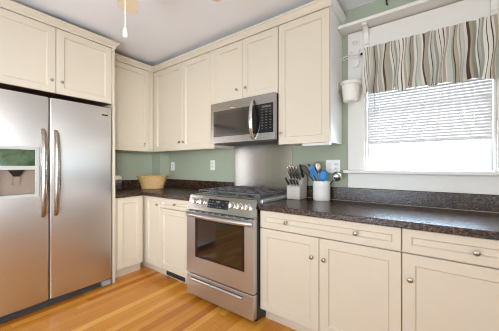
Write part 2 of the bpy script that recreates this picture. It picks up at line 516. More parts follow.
p = obj('refrigerator_side_panel', bx(.002, .618, -.985, -.957, 0, 1.836, .002), 'cream')
tag(p, 'tall narrow cream panel standing at the right side of the refrigerator', 'panel')

c = thing('wall_cabinet', 'cream single-door wall cabinet on the left wall over the toaster', 'cabinet', (.16, -.65, UB))
obj('body', bx(.002, .314, -.955, -.001 - .15, UB + .001, 2.43), 'cream', c)
door('left', .335, -.952, -.395, UB, 2.424, c, [(-.470, 1.490)])
obj('stile', bx(.3145, .333, -.392, -.338, UB, 2.43), 'cream', c)
c2 = thing('wall_cabinet', 'tall cream two-door wall cabinet in the corner left of the microwave', 'cabinet', (.9, -.16, UB))
obj('body', bx(.3145, 1.4255, -.3155, -.002, UB + .012, 2.43), 'cream', c2)
obj('light_rail', bx(.336, 1.4255, -.334, -.316, UB, UB + .035), 'cream', c2)
obj('stile', bx(.336, .358, -.3345, -.316, UB + .036, 2.43), 'cream', c2)
door('back', -.336, .360, .908, UB + .003, 2.424, c2, [(.872, 1.491)])
door('back', -.336, .912, 1.368, UB + .003, 2.424, c2, [(.944, 1.489)])
obj('stile', bx(1.371, 1.4255, -.3345, -.316, UB + .036, 2.43), 'cream', c2)
c3 = thing('wall_cabinet', 'short cream two-door wall cabinet directly above the microwave', 'cabinet', (1.81, -.16, 1.845))
obj('body', bx(1.4265, 2.1935, -.3155, -.002, 1.846, 2.43), 'cream', c3)
door('back', -.336, 1.4285, 1.797, 1.848, 2.424, c3, [(1.740, 1.952)])
door('back', -.336, 1.801, 2.190, 1.848, 2.424, c3, [(1.848, 1.952)])
c4 = thing('wall_cabinet', 'tall cream single-door wall cabinet between the microwave and the window', 'cabinet', (2.42, -.16, UB))
obj('body', bx(2.1945, 2.640, -.3155, -.002, UB + .012, 2.43), 'cream', c4)
door('back', -.336, 2.197, 2.638, UB, 2.424, c4, [(2.229, 1.490)])
obj('end_panel', bx(2.6405, 2.6420, -.3155, -.002, UB, 2.43), 'white_plastic', c4)['label'] = 'end panel with window light painted in'  # whiter than the cream fronts, the window light is in the colour
ul = thing('under_cabinet_light', 'white slim light bar under the wall cabinet over the knife block', 'light', (2.47, -.25, UB))
obj('housing', bx(2.40, 2.625, -.300, -.235, UB - .018, UB + .0115, .004), 'white_plastic', ul)
obj('lens', bx(2.42, 2.605, -.290, -.245, UB - .021, UB - .0185), 'light_grey', ul)

# ------------------------------------------------------------------ base cabinets
BT = .875
def toe_base(parent, face, u0, u1, name='body'):
    bm = B()
    if face == 'back':
        box(bm, u0, u1, -.604, -.022, .105, BT)
        box(bm, u0, u1, -.54, -.022, 0, .105)
    else:
        box(bm, .022, .584, u0, u1, .105, BT)
        box(bm, .022, .52, u0, u1, 0, .105)
    return obj(name, bm, 'cream', parent)


c = thing('base_cabinet', 'cream base cabinet with one tall door beside the refrigerator panel', 'cabinet', (.3, -.79, 0))
toe_base(c, 'left', -.956, -.6255)
door('left', .604, -.928, -.652, .112, .868, c)
c = thing('base_cabinet', 'narrow cream base cabinet with one full-height door in the room corner', 'cabinet', (.45, -.3, 0))
bm = B(); box(bm, .022, .902, -.604, -.15, .105, BT); box(bm, .022, .902, -.54, -.15, 0, .105); obj('body', bm, 'cream', c)
door('back', -.625, .628, .900, .112, .868, c, [(.862, .790)], fw=.05)
c = thing('base_cabinet', 'cream base cabinet with a drawer and door just left of the range', 'cabinet', (1.16, -.3, 0))
toe_base(c, 'back', .903, 1.4275)
door('back', -.625, .905, 1.4255, .765, .868, c, [(1.163, .817)], 'drawer', fw=.036)
door('back', -.625, .905, 1.4255, .112, .758, c, [(1.385, .70)])
c = thing('base_cabinet', 'wide cream base cabinet with two doors under one long drawer right of the range', 'cabinet', (2.66, -.3, 0))
toe_base(c, 'back', 2.1965, 3.129)
door('back', -.625, 2.199, 3.128, .742, .870, c, [(2.423, .806), (2.893, .806)], 'drawer', fw=.042)
door('back', -.625, 2.199, 2.661, .112, .734, c, [(2.616, .601)])
door('back', -.625, 2.665, 3.128, .112, .734, c, [(2.699, .601)])
c = thing('base_cabinet', 'cream base cabinet below the window with one door under a drawer', 'cabinet', (3.44, -.3, 0))
toe_base(c, 'back', 3.1305, 3.745)
door('back', -.625, 3.133, 3.742, .742, .870, c, [(3.435, .800)], 'drawer', fw=.042)
door('back', -.625, 3.133, 3.742, .112, .734, c, [(3.170, .600)])

v = thing('floor_register', 'dark metal vent grille in the toe kick left of the range', 'vent', (1.06, -.543, .012))
obj('backing', bx(.915, 1.215, -.5435, -.5405, .012, .088), 'black', v)
bm = B(); box(bm, .911, 1.219, -.549, -.5437, .012, .020); box(bm, .911, 1.219, -.549, -.5437, .080, .088)
box(bm, .911, .919, -.549, -.5437, .020, .080); box(bm, 1.211, 1.219, -.549, -.5437, .020, .080)
for i in range(24): box(bm, .925 + i * .0119, .930 + i * .0119, -.548, -.5437, .020, .080)
box(bm, .919, 1.211, -.5485, -.5437, .048, .052)
obj('grille', bm, 'dark_grey', v)

# countertops
c = thing('countertop', 'dark brown granite corner countertop left of the range', 'countertop', (.3, -.5, .877))
bm = B()
prism(bm, [(.002, -.956), (.630, -.956), (.630, -.649), (1.428, -.649), (1.428, -.002), (.2015, -.002), (.2015, -.1485), (.002, -.1485)], 'z', .877, .914)
bmesh.ops.bevel(bm, geom=[e for e in bm.edges if all(abs(w.co.z - .914) < 1e-4 for w in e.verts)], offset=.004, segments=2, affect='EDGES')
obj('slab', bm, 'granite', c)
bm = B(); box(bm, .002, .022, -.955, -.149, .9145, 1.022, .002); box(bm, .0225, .2015, -.1685, -.149, .9145, 1.022, .002)
box(bm, .202, .2215, -.1685, -.0225, .9145, 1.022, .002); box(bm, .202, 1.428, -.022, -.002, .9145, 1.022, .002)
obj('upstand', bm, 'granite', c)
c = thing('countertop', 'long dark brown granite countertop under the window', 'countertop', (2.98, -.3, .877))
bm = B(); box(bm, 2.1975, 3.765, -.649, -.002, .877, .914, .004); obj('slab', bm, 'granite', c)
obj('upstand', bx(2.1975, 3.765, -.022, -.002, .9145, 1.026, .002), 'granite', c)

obj('joint_line', bx(2.1975, 3.765, -.0256, -.0222, .9143, .9172), plain('tan_strip', lin(176, 156, 138), .5), c)['label'] = 'pale tan line along the upstand'  # thin pale tan strip at the foot of the upstand
s = obj('splash_panel', bx(1.434, 2.170, -.006, -.001, .93, 1.437, .001), 'steel_vert')
tag(s, 'brushed stainless steel backsplash sheet on the wall between range and microwave', 'backsplash')

# ------------------------------------------------------------------ refrigerator
fr = thing('refrigerator', 'stainless side-by-side refrigerator with long handles and ice dispenser', 'refrigerator', (.36, -1.46, 0))
FY0, FYM, FY1 = -1.925, -1.513, -1.005
obj('cabinet', bx(.03, .568, FY0 + .004, FY1 - .004, .02, 1.785, .004), 'mid_grey', fr)


def fridge_door_bm(y0, y1, z0=.075, z1=1.794, x0=.574, x1=.636, bow=.008):
    bm = B(); r = .010; pts = [(x0, y0), ]
    n = 14; out = []
    for i in range(n + 1):
        t = i / n; y = y0 + r + (y1 - y0 - 2 * r) * t
        out.append((x1 + bow * (1 - (2 * t - 1) ** 2), y))
    pts = [(x0, y0)] + [(x1 - r, y0), (x1 - r * .3, y0 + r * .3)] + out + [(x1 - r * .3, y1 - r * .3), (x1 - r, y1), (x0, y1)]
    prism(bm, pts, 'z', z0, z1)
    ed = [e for e in bm.edges if abs(e.verts[0].co.z - e.verts[1].co.z) < 1e-5 and min(e.verts[0].co.x, e.verts[1].co.x) > x0 + .01]
    bmesh.ops.bevel(bm, geom=ed, offset=.005, segments=2, affect='EDGES')
    return bm


def apply_bool(o, cutter_bm):
    me = bpy.data.meshes.new('cut'); bmesh.ops.recalc_face_normals(cutter_bm, faces=cutter_bm.faces); cutter_bm.to_mesh(me); cutter_bm.free()
    cu = bpy.data.objects.new('cut', me); COL.objects.link(cu)
    md = o.modifiers.new('b', 'BOOLEAN'); md.operation = 'DIFFERENCE'; md.object = cu; md.solver = 'EXACT'
    bpy.context.view_layer.update()
    dg = bpy.context.evaluated_depsgraph_get()
    nm = bpy.data.meshes.new_from_object(o.evaluated_get(dg))
    o.modifiers.clear(); o.data = nm
    shade(nm, 6)
    bpy.data.objects.remove(cu); bpy.data.meshes.remove(me)


fz = obj('freezer_door', fridge_door_bm(FY0, FYM - .003), 'fridge_steel', fr)
DY0, DY1, DZ0, DZ1 = -1.858, -1.583, .958, 1.366
apply_bool(fz, bx(.596, .70, DY0 + .012, DY1 - .012, DZ0 + .012, DZ1 - .012))
fd = obj('refrigerator_door', fridge_door_bm(FYM + .003, FY1), 'fridge_steel', fr, 6)
# dispenser
bm = B(); xf = .6515
for (a, b_, c_, d_) in ((DY0, DY0 + .026, DZ0, DZ1), (DY1 - .026, DY1, DZ0, DZ1), (DY0 + .026, DY1 - .026, DZ1 - .024, DZ1), (DY0 + .026, DY1 - .026, DZ0, DZ0 + .026), (DY0 + .026, DY1 - .026, 1.180, 1.212)):
    box(bm, .632, xf, a, b_, c_, d_, .003)
obj('dispenser_frame', bm, 'light_grey', fz)
bm = B(); prism(bm, [(.638, 1.213), (.6485, 1.213), (.6485, 1.341), (.638, 1.341)], 'y', DY0 + .027, DY1 - .027)
dp = obj('dispenser_display', bm, 'display_mirror', fz)
bm = B()
box(bm, .5965, .599, DY0 + .013, DY1 - .013, DZ0 + .013, 1.179); box(bm, .599, .634, DY0 + .013, DY0 + .016, DZ0 + .02, 1.179)
box(bm, .599, .634, DY1 - .016, DY1 - .013, DZ0 + .02, 1.179); box(bm, .599, .640, DY0 + .013, DY1 - .013, DZ0 + .013, DZ0 + .02)
obj('dispenser_cavity', bm, 'taupe', fz)
bm = B(); lathe(bm, [(0, 1.128), (.018, 1.128), (.034, 1.150), (.052, 1.1795), (0, 1.1795)], 18, Matrix.Translation((.622, -1.718, 0)) @ Matrix.Diagonal((.6, 1, 1, 1)))
obj('dispenser_spout', bm, 'black', fz, 40)
bm = B(); prism(bm, [(.600, 1.06), (.612, 1.06), (.628, 1.125), (.618, 1.13)], 'y', -1.738, -1.698); obj('dispenser_paddle', bm, 'taupe', fz)


def fridge_handle(y):
    bm = B(); pts = []; rads = []
    z0, z1 = .79, 1.515; n = 22
    for i in range(n + 1):
        t = i / n; s = math.sin(PI * t)
        pts.append((.655 + .046 * s ** .3, y, z0 + (z1 - z0) * t)); rads.append(.014 + .009 * s ** .5)
    tube(bm, pts, rads, 16, flat=.8, up=Vector((1, 0, 0)))
    for zz, dz in ((z0 + .01, .02), (z1 - .01, -.02)):
        tube(bm, [(.640, y, zz + dz), (.668, y, zz + dz)], .012, 10)
    return bm


obj('handle', fridge_handle(-1.560), 'handle_steel', fz, 50)
obj('handle', fridge_handle(-1.474), 'handle_steel', fd, 50)
bg_ = obj('badge', bx(.6375, .6435, -1.102, -1.042, 1.708, 1.752, .001), 'chrome', fd)
bm = B(); box(bm, .6436, .6444, -1.100, -1.044, 1.710, 1.722); obj('badge_band', bm, 'black', fd)
# grille and hinge covers
bm = B(); box(bm, .53, .600, FY0 + .01, FY1 - .01, .006, .068)
for i in range(3): box(bm, .600, .607, FY0 + .01, FY1 - .10, .012 + i * .019, .022 + i * .019)
obj('base_grille', bm, 'dark_grey', fr)
obj('hinge_cover', bx(.575, .640, FY1 - .085, FY1 - .004, .012, .062, .008), 'mid_grey', fr)
obj('hinge_cap', bx(.50, .60, FY1 - .07, FY1 - .01, 1.796, 1.812, .004), 'dark_grey', fr)

# ------------------------------------------------------------------ range
RX0, RX1 = 1.4335, 2.1915
rg = thing('range', 'stainless slide-in gas range with oven window and five front knobs', 'stove', (1.8125, -.35, 0))
obj('body', bx(RX0, RX1, -.655, -.030, .03, .905), 'black', rg)
for lx in (RX0 + .04, RX1 - .04):
    for ly in (-.62, -.07):
        obj('leg', lathe(B(), [(0, 0), (.016, 0), (.016, .006), (.010, .010), (.010, .0295), (0, .0295)], 12, Matrix.Translation((lx, ly, 0))), 'black', rg)
# drawer
bm = B(); box(bm, RX0 + .003, RX1 - .003, -.703, -.656, .045, .233, .004)
dr = obj('drawer', bm, 'steel', rg)
bm = B(); prism(bm, [(-.7035, .178), (-.714, .180), (-.718, .190), (-.714, .200), (-.7035, .196)], 'x', 1.50, 2.09); obj('pull', bm, 'steel', dr)
bm = B(); box(bm, 1.50, 2.09, -.7045, -.7035, .1985, .204); obj('pull_painted_shade', bm, 'dark_grey', dr)  # dark strip painted in as the shade above the pull
# oven door with a real window opening
bm = B(); gx0, gx1, gz0, gz1 = 1.548, 2.105, .395, .752
dz0, dz1, dy0, dy1 = .243, .808, -.703, -.656
dx0, dx1 = RX0 + .003, RX1 - .003
box(bm, dx0, gx0, dy0, dy1, dz0, dz1); box(bm, gx1, dx1, dy0, dy1, dz0, dz1); box(bm, gx0, gx1, dy0, dy1, dz0, gz0); box(bm, gx0, gx1, dy0, dy1, gz1, dz1)
bmesh.ops.remove_doubles(bm, verts=bm.verts, dist=1e-5)
od = obj('oven_door', bm, 'steel', rg)
obj('oven_window', bx(gx0 + .0005, gx1 - .0005, -.7015, -.660, gz0 + .0005, gz1 - .0005), 'oven_glass', od)
bm = B()
for a in (gx0 + .001, gx1 - .029): box(bm, a, a + .028, -.7026, -.7018, gz0 + .001, gz1 - .001)
box(bm, gx0 + .029, gx1 - .029, -.7026, -.7018, gz1 - .022, gz1 - .001); box(bm, gx0 + .029, gx1 - .029, -.7026, -.7018, gz0 + .001, gz0 + .02)
obj('window_border', bm, plain('window_border_brown', lin(38, 20, 12), .25, var=.1), od)
bm = B()
for i in range(9): box(bm, 1.475 + i * .078, 1.522 + i * .078, -.7042, -.7032, .8005, .8065)
obj('vent_grille', bm, 'black', od)
bm = B(); pts = []; rr = []
for i in range(25):
    t = i / 24; s = math.sin(PI * t)
    pts.append((1.447 + .731 * t, -.706 - .046 * s ** .7, .772 + .003 * s)); rr.append(.0195)
tube(bm, pts, rr, 14, flat=1.0, up=Vector((0, 0, 1)))
for v_ in bm.verts:
    v_.co.y = -.706 + (v_.co.y + .706) * .9
ohl = obj('handle', bm, 'steel', od, 50)
obj('door_badge', bx(2.112, 2.170, -.7045, -.7031, .748, .755), plain('badge_brown', lin(96, 58, 40), .4), od)
# control panel
PY = lambda z: -.692 + (z - .815) * (.034 / .125)
bm = B(); prism(bm, [(-.692, .815), (-.655, .812), (-.600, .900), (-.600, .9445), (-.650, .946), (-.658, .940)], 'x', RX0, RX1)
cp = obj('control_panel', bm, 'steel_dark', rg)
nv = Vector((0, -.125, .034)).normalized()
def on_panel(x, z, d=0): return Vector((x, PY(z), z)) + nv * d
tilt = math.atan2(.034, .125)
for kx in (1.519, 1.611, 1.958, 2.037, 2.116):
    bm = B(); R = Matrix.Translation(on_panel(kx, .888)) @ Matrix.Rotation(PI / 2 - tilt, 4, 'X')
    lathe(bm, [(0, .0005), (.029, .0005), (.029, .004), (.0245, .006), (.0235, .026), (.021, .031), (0, .032)], 24, R)
    box_t = bmesh.new(); box(box_t, -.004, .004, -.022, .022, .031, .038, .001); merge(bm, box_t, R)
    obj('knob', bm, plain('knob_steel', (.74, .71, .67), .22, 1.0) if kx == 1.519 else bpy.data.materials['knob_steel'], rg, 40)
bm = B(); t = bmesh.new(); box(t, -.116, .116, -.039, .039, .0005, .003); merge(bm, t, Matrix.Translation(on_panel(1.800, .886)) @ Matrix.Rotation(PI / 2 - tilt, 4, 'X'))
ds = obj('display', bm, 'panel_glass', rg)
bm = B(); RM = Matrix.Translation(on_panel(1.800, .886)) @ Matrix.Rotation(PI / 2 - tilt, 4, 'X')
rk = random.Random(5)
for i in range(7):
    for j in range(3):
        if rk.random() < .3 or (2 <= i <= 4 and j == 2): continue
        t = bmesh.new(); w = rk.uniform(.006, .011); cx_ = -.095 + i * .0317; cy_ = -.024 + j * .022
        box(t, cx_ - w, cx_ + w, cy_ - .0022, cy_ + .0022, .003, .0035); merge(bm, t, RM)
for i in range(4):
    t = bmesh.new(); cx_ = -.018 + i * .012; box(t, cx_ - .0035, cx_ + .0035, .012, .026, .003, .0035); merge(bm, t, RM)
obj('display_lettering', bm, 'glyph', ds)
# cooktop, burners, grates
bm = B(); box(bm, RX0 - .012, RX1 + .012, -.599, -.030, .9155, .9445, .004); obj('cooktop', bm, 'steel', rg)
bm = B(); box(bm, RX0 + .03, RX1 - .03, -.570, -.060, .945, .9475); obj('cooktop_well', bm, 'steel_dark', rg)
burn = [(1.575, -.445, .047), (1.575, -.185, .038), (1.8125, -.315, .05), (2.05, -.445, .05), (2.05, -.185, .036)]
for (a, b_, r) in burn:
    bm = B(); lathe(bm, [(0, .948), (r, .948), (r, .955), (r * .8, .958), (r * .8, .963), (r * .72, .967), (0, .968)], 24, Matrix.Translation((a, b_, 0)))
    obj('burner', bm, 'iron', rg, 35)
gw = (RX1 - RX0 - .05) / 3
for g in range(3):
    x0 = RX0 + .025 + g * gw + .003; x1 = x0 + gw - .006; y0, y1 = -.580, -.050; zt = .986; h = .012; w = .009
    bm = B()
    for yy in (y0, y1 - w, (y0 + y1 - w) / 2): box(bm, x0, x1, yy, yy + w, zt - h, zt, .002)
    for xx in (x0, x1 - w, (x0 + x1 - w) / 2): box(bm, xx, xx + w, y0, y1, zt - h - .001, zt - .001, .002)
    for q in (.25, .75):
        yy = y0 + (y1 - y0) * q
        box(bm, x0, x0 + gw * .36, yy - w / 2, yy + w / 2, zt - h, zt + .001, .002); box(bm, x1 - gw * .36, x1, yy - w / 2, yy + w / 2, zt - h, zt + .001, .002)
    for xx in (x0, x1 - w):
        for yy in (y0, y1 - w, (y0 + y1 - w) / 2): box(bm, xx, xx + w, yy, yy + w, .9476 if x0 + .01 < 9 else 0, zt - h + .002)
    obj('grate', bm, 'iron', rg)

# ------------------------------------------------------------------ microwave
mw = thing('microwave', 'stainless over-the-range microwave with black window and curved handle', 'microwave', (1.8125, -.19, 1.440))
MZ0, MZ1 = 1.440, 1.842
obj('body', bx(1.4345, 2.1905, -.352, -.009, MZ0 + .004, MZ1 - .001), 'black', mw)
bm = B(); MF = -.388
wx0, wx1, wz0, wz1 = 1.472, 2.176, 1.502, 1.758
box(bm, 1.4345, wx0, MF, -.3525, MZ0, MZ1); box(bm, wx1, 2.1905, MF, -.3525, MZ0, MZ1); box(bm, wx0, wx1, MF, -.3525, MZ0, wz0); box(bm, wx0, wx1, MF, -.3525, wz1, MZ1)
bmesh.ops.remove_doubles(bm, verts=bm.verts, dist=1e-5)
obj('door_frame', bm, 'steel_dark', mw)
obj('window', bx(wx0 + .0005, 1.935, MF + .003, -.353, wz0 + .0005, wz1 - .0005), 'micro_glass', mw)
obj('window_mesh', bx(1.505, 1.895, MF + .0022, MF + .0028, wz0 + .026, wz1 - .03), plain('perforated_screen', lin(38, 28, 22), .12, .0, var=.2, scale=300, spec=1.9), mw)
cpn = obj('control_panel', bx(1.936, wx1 - .0005, MF + .002, -.353, wz0 + .0005, wz1 - .0005), 'panel_glass', mw)
bm = B(); rk = random.Random(2)
for j in range(9):
    for i in range(3):
        if j == 0:
            if i == 0: box(bm, 2.060, 2.150, MF + .0012, MF + .0019, wz1 - .034, wz1 - .018)
            continue
        cx_ = 2.062 + i * .042; z_ = wz1 - .050 - (j - 1) * .0235; w = rk.uniform(.006, .012)
        box(bm, cx_ - w, cx_ + w, MF + .0012, MF + .0019, z_ - .003, z_ + .003)
obj('keypad', bm, plain('key_marks_dim', lin(96, 86, 76), .5), cpn)
bm = B(); pts = []; rads = []
for i in range(21):
    t = i / 20; s = math.sin(PI * t)
    pts.append((1.966 + .012 * s, MF - .004 - .056 * s ** .6, 1.456 + .350 * t)); rads.append(.0135 + .007 * s)
tube(bm, pts, rads, 12, flat=.6, up=Vector((0, -1, 0)))
obj('handle', bm, 'chrome', mw, 50)
bm = B(); box(bm, 1.445, 2.18, -.345, -.03, MZ0 - .006, MZ0 + .003)
obj('bottom_grille', bm, 'dark_grey', mw)
obj('badge', bx(1.69, 1.75, MF - .0008, MF + .0005, 1.770, 1.776), 'light_grey', mw)

# ------------------------------------------------------------------ outlets
def plate(name, label, x0, x1, z0, z1, y, n, switch=False):
    t = thing(name, label, 'outlet' if not switch else 'light switch', ((x0 + x1) / 2, y, z0))
    obj('plate', bx(x0, x1, y - .006, y, z0, z1, .002), 'white_plastic', t)
    zc = (z0 + z1) / 2
    for i in range(n):
        xc = x0 + (x1 - x0) * (i + .5) / n
        bm = B()
        if switch and i == 0:
            box(bm, xc - .017, xc + .017, y - .0085, y - .0062, zc - .033, zc + .033, .001); obj('rocker', bm, 'white_trim', t)
        else:
            for z0_, z1_, zz in ((zc + .006, zc + .034, zc + .021), (zc - .034, zc - .006, zc - .019)):
                s_ = obj('socket', bx(xc - .017, xc + .017, y - .008, y - .0062, z0_, z1_, .001), 'white_trim', t)
                bm = B()
                box(bm, xc - .008, xc - .006, y - .0084, y - .0080, zz - .005, zz + .005); box(bm, xc + .006, xc + .008, y - .0084, y - .0080, zz - .004, zz + .004)
                obj('groove', bm, 'dark_grey', s_)


plate('wall_outlet', 'white wall outlet plate in the corner beside the wicker basket', .258, .330, 1.145, 1.262, -.0005, 1)
plate('wall_outlet', 'white wall outlet plate on the green wall just left of the steel backsplash', 1.045, 1.120, 1.160, 1.280, -.0005, 1)
plate('switch_plate', 'white double switch and outlet plate on wall behind the blue utensils', 2.500, 2.625, 1.145, 1.265, -.0005, 2, True)

# ------------------------------------------------------------------ counter things
CT = .9145
# basket: woven oval with flared rim
bk = thing('wicker_basket', 'shallow tan wicker basket on the corner countertop', 'basket', (.315, -.335, CT))
rot = Matrix.Translation((.315, -.335, CT)) @ Matrix.Rotation(math.radians(36), 4, 'Z')
bm = B(); nseg, nz = 192, 20
def ring_pts(s, inner):
    r = .138 + .060 * s ** 1.4 - (.008 if inner else 0)
    return r
t = bmesh.new(); rows = []
for j in range(nz + 1):
    s = j / nz; row = []
    for k in range(nseg):
        a = 2 * PI * k / nseg
        wv = -.0060 * math.cos(a * 24 + (PI if j % 2 else 0))
        r = ring_pts(s, False) + wv
        row.append(t.verts.new((r * math.cos(a), r * .68 * math.sin(a), .002 + .155 * s + .010 * s * abs(math.cos(a)) ** 3)))
    rows.append(row)
inner = []
for j in range(nz, -1, -4):
    s = j / nz
    inner.append([t.verts.new((ring_pts(s, True) * math.cos(2 * PI * k / nseg), ring_pts(s, True) * .68 * math.sin(2 * PI * k / nseg), .008 + .150 * s)) for k in range(nseg)])
allr = rows + inner
for a, b_ in zip(allr, allr[1:]):
    for k in range(nseg): t.faces.new((a[k], a[(k + 1) % nseg], b_[(k + 1) % nseg], b_[k]))
t.faces.new(rows[0]); t.faces.new(inner[-1])
merge(bm, t, rot); obj('woven_body', bm, 'wicker', bk, 60)
bm = B(); pts = []
for rep in range(2):
    pts = []
    for k in range(97):
        a = 2 * PI * k / 96; q = a * 20 + rep * PI
        r = .199 + .004 * math.cos(q)
        pts.append(rot @ Vector((r * math.cos(a), r * .69 * math.sin(a), .160 + .012 * abs(math.cos(a)) ** 3 + .004 * math.sin(q))))
    tube(bm, pts, .0065, 7, cap=True)
obj('braided_rim', bm, 'wicker', bk, 60)

# toaster mostly hidden behind the refrigerator panel
ts = thing('toaster', 'chrome toaster on the counter partly hidden by the refrigerator panel', 'toaster', (.14, -.81, CT))
bm = B(); prism(bm, [(.060, CT + .014), (.222, CT + .014), (.226, CT + .10), (.218, CT + .165), (.196, CT + .190), (.088, CT + .190), (.066, CT + .165), (.056, CT + .10)], 'y', -.945, -.690)
bmesh.ops.bevel(bm, geom=[e for e in bm.edges], offset=.008, segments=2, affect='EDGES'); obj('shell', bm, 'chrome', ts, 40)
obj('base', bx(.062, .220, -.942, -.693, CT + .0005, CT + .0138), 'black', ts)
for x_ in (.10, .162): obj('slot', bx(x_, x_ + .02, -.92, -.72, CT + .1896, CT + .1912), 'black', ts)
obj('lever', bx(.12, .16, -.689, -.674, CT + .10, CT + .115, .003), 'black', ts)

# knife block: slanted top leaning to the front, knives in two tiers
KX0, KX1, KYF, KYB = 2.212, 2.338, -.215, -.055
kb = thing('knife_block', 'pale wooden knife block full of steel-handled knives on the counter', 'knife block', ((KX0 + KX1) / 2, -.12, CT))
bm = B()
prism(bm, [(KYF, CT + .0005), (KYB, CT + .0005), (KYB + .012, CT + .200), (KYB - .02, CT + .212), (KYF + .062, CT + .158), (KYF + .050, CT + .132), (KYF + .006, CT + .112)], 'x', KX0, KX1)
bmesh.ops.bevel(bm, geom=bm.edges[:], offset=.003, segments=1, affect='EDGES')
obj('block_body', bm, 'block', kb)


def knife(base, dirv, ln, wd, label, group, mat, bolster='chrome'):
    k = thing('kitchen_knife', label, 'knife', base, group)
    d = Vector(dirv).normalized(); p0 = Vector(base)
    bm = B(); n = 8; pts = [p0 + d * (ln * (i / n)) for i in range(n + 1)]
    rr = [wd * (.75 + .25 * math.sin(PI * (i / n) ** .8) + (.10 if i == n - 1 else 0) - (.25 if i == n else 0)) for i in range(n + 1)]
    tube(bm, pts, rr, 10, flat=1.25, up=Vector((0, 1, 0)))
    obj('handle', bm, mat, k, 50)
    bm = B(); tube(bm, [p0 - d * .012, p0 + d * .004], wd * .55, 8, flat=1.9, up=Vector((0, 1, 0))); obj('blade', bm, bolster, k, 50)
    return k


up_dir = (-.12, -.55, .83)
for i in range(4):
    x = KX0 + .016 + i * .0262
    knife((x, KYF + .082, CT + .172), (-.20 + .02 * i, -.34, .9), .132 + .006 * ((i * 2) % 3), .0112, 'steel-handled kitchen knife in the upper slots of the knife block', 'knives in the upper slots', 'knife_steel')
knife((KX1 - .014, KYF + .112, CT + .190), (-.12, -.28, .95), .128, .0115, 'black-handled knife at the right end of the knife block', None, 'black')
for i in range(3):
    x = KX0 + .046 + i * .029
    knife((x, KYF + .030, CT + .124), (-.14, -.48, .85), .074, .0098, 'small steel steak knife in the lower row of the knife block', 'knives in the lower row', 'knife_steel')
knife((KX0 + .004 + .004, KYF + .034, CT + .127), (-.26, -.45, .85), .076, .0095, 'small black-handled knife at the left end of the lower row', None, 'black')

# utensil crock
CX, CY, CH, CR = 2.493, -.099, .166, .073
ck = obj('utensil_crock', lathe(B(), [(0, 0), (CR * .95, 0), (CR * .98, .004), (CR, .03), (CR, CH - .045), (CR + .0015, CH - .04), (CR + .0015, CH - .032), (CR, CH - .028), (CR, CH - .006), (CR - .002, CH), (CR - .005, CH), (CR - .007, CH - .006), (CR - .007, .01), (0, .008)], 40), 'stoneware', None, 40)
ck.location = (CX, CY, CT); tag(ck, 'white stoneware crock holding kitchen utensils', 'crock')


def utensil(name, label, cat, foot, head):
    """root at the foot; local z runs along the utensil"""
    t = thing(name, label, cat, (CX + foot[0], CY + foot[1], CT + .012))
    d = Vector((CX + head[0], CY + head[1], CT + head[2])) - t.location
    return t, d.length, d


def orient(t, d, roll):
    # local x = face direction roughly toward the camera
    q = d.to_track_quat('Z', 'Y'); t.rotation_mode = 'QUATERNION'
    z = d.normalized(); f = Vector((.25, -1, .1)); f = (f - z * f.dot(z)).normalized()  # face normal
    x = f.cross(z).normalized()
    Mx = Matrix((x, f, z)).transposed()   # columns x, y(face), z
    t.rotation_quaternion = (Mx @ Matrix.Rotation(roll, 3, 'Z')).to_quaternion()


def flat_head(outline, th, bend=0.0, holes=None):
    bm = B()
    prism(bm, outline, 'y', -th / 2, th / 2)
    bmesh.ops.bevel(bm, geom=bm.edges[:], offset=th * .25, segments=1, affect='EDGES')
    return bm


# dark wooden spoon leaning left
t, ln, d = utensil('wooden_spoon', 'dark wooden spoon leaning far left out of the crock', 'spoon', (.040, .015, 0), (-.138, -.080, .292))
obj('handle', tube(B(), [(0, 0, 0), (0, 0, ln * .78)], .006, 10), 'wood_dark', t, 50, world=False)
bm = B(); tt = bmesh.new(); bmesh.ops.create_uvsphere(tt, u_segments=18, v_segments=10, radius=1); merge(bm, tt, Matrix.Translation((0, 0, ln * .88)) @ Matrix.Diagonal((.027, .009, ln * .16, 1)))
obj('bowl', bm, 'wood_dark', t, 60, world=False); orient(t, d, .1)
# blue slotted turner
t, ln, d = utensil('slotted_turner', 'wide blue slotted turner with a black neck in the crock', 'turner', (.022, .028, 0), (-.088, -.060, .296))
obj('handle', tube(B(), [(0, 0, 0), (0, 0, ln - .085)], .006, 10), 'black', t, 50, world=False)
w = .031; L0 = ln - .125; bm = B()
prism(bm, [(-.012, L0), (.012, L0), (w, L0 + .03), (w * .98, L0 + .10), (.016, L0 + .118), (-.016, L0 + .118), (-w * .98, L0 + .10), (-w, L0 + .03)], 'y', -.003, .003)
obj('blade', bm, 'blue', t, world=False)
bm = B()
for sx in (-.016, 0, .016): box(bm, sx - .0028, sx + .0028, .0031, .0036, L0 + .035, L0 + .095)
obj('groove', bm, plain('slot_dark_blue', lin(20, 70, 120), .6), t, world=False)
bm = B(); box(bm, -.010, .010, -.004, .004, ln + .002, ln + .018, .002); obj('tip', bm, 'black', t, world=False); orient(t, d, .1)
# steel slotted spoon behind
t, ln, d = utensil('slotted_spoon', 'grey steel slotted spoon standing upright behind the blue turner', 'spoon', (-.01, .03, 0), (-.042, .005, .330))
obj('handle', tube(B(), [(0, 0, 0), (0, 0, ln - .09)], .005, 10), 'nickel', t, 50, world=False)
bm = B(); tt = bmesh.new(); bmesh.ops.create_uvsphere(tt, u_segments=18, v_segments=10, radius=1); merge(bm, tt, Matrix.Translation((0, 0, ln - .045)) @ Matrix.Diagonal((.030, .009, .05, 1)))
obj('bowl', bm, 'nickel', t, 60, world=False)
bm = B()
for sx in (-.012, 0, .012): box(bm, sx - .002, sx + .002, .0085, .0098, ln - .07, ln - .02)
obj('groove', bm, 'dark_grey', t, world=False); orient(t, d, 0)
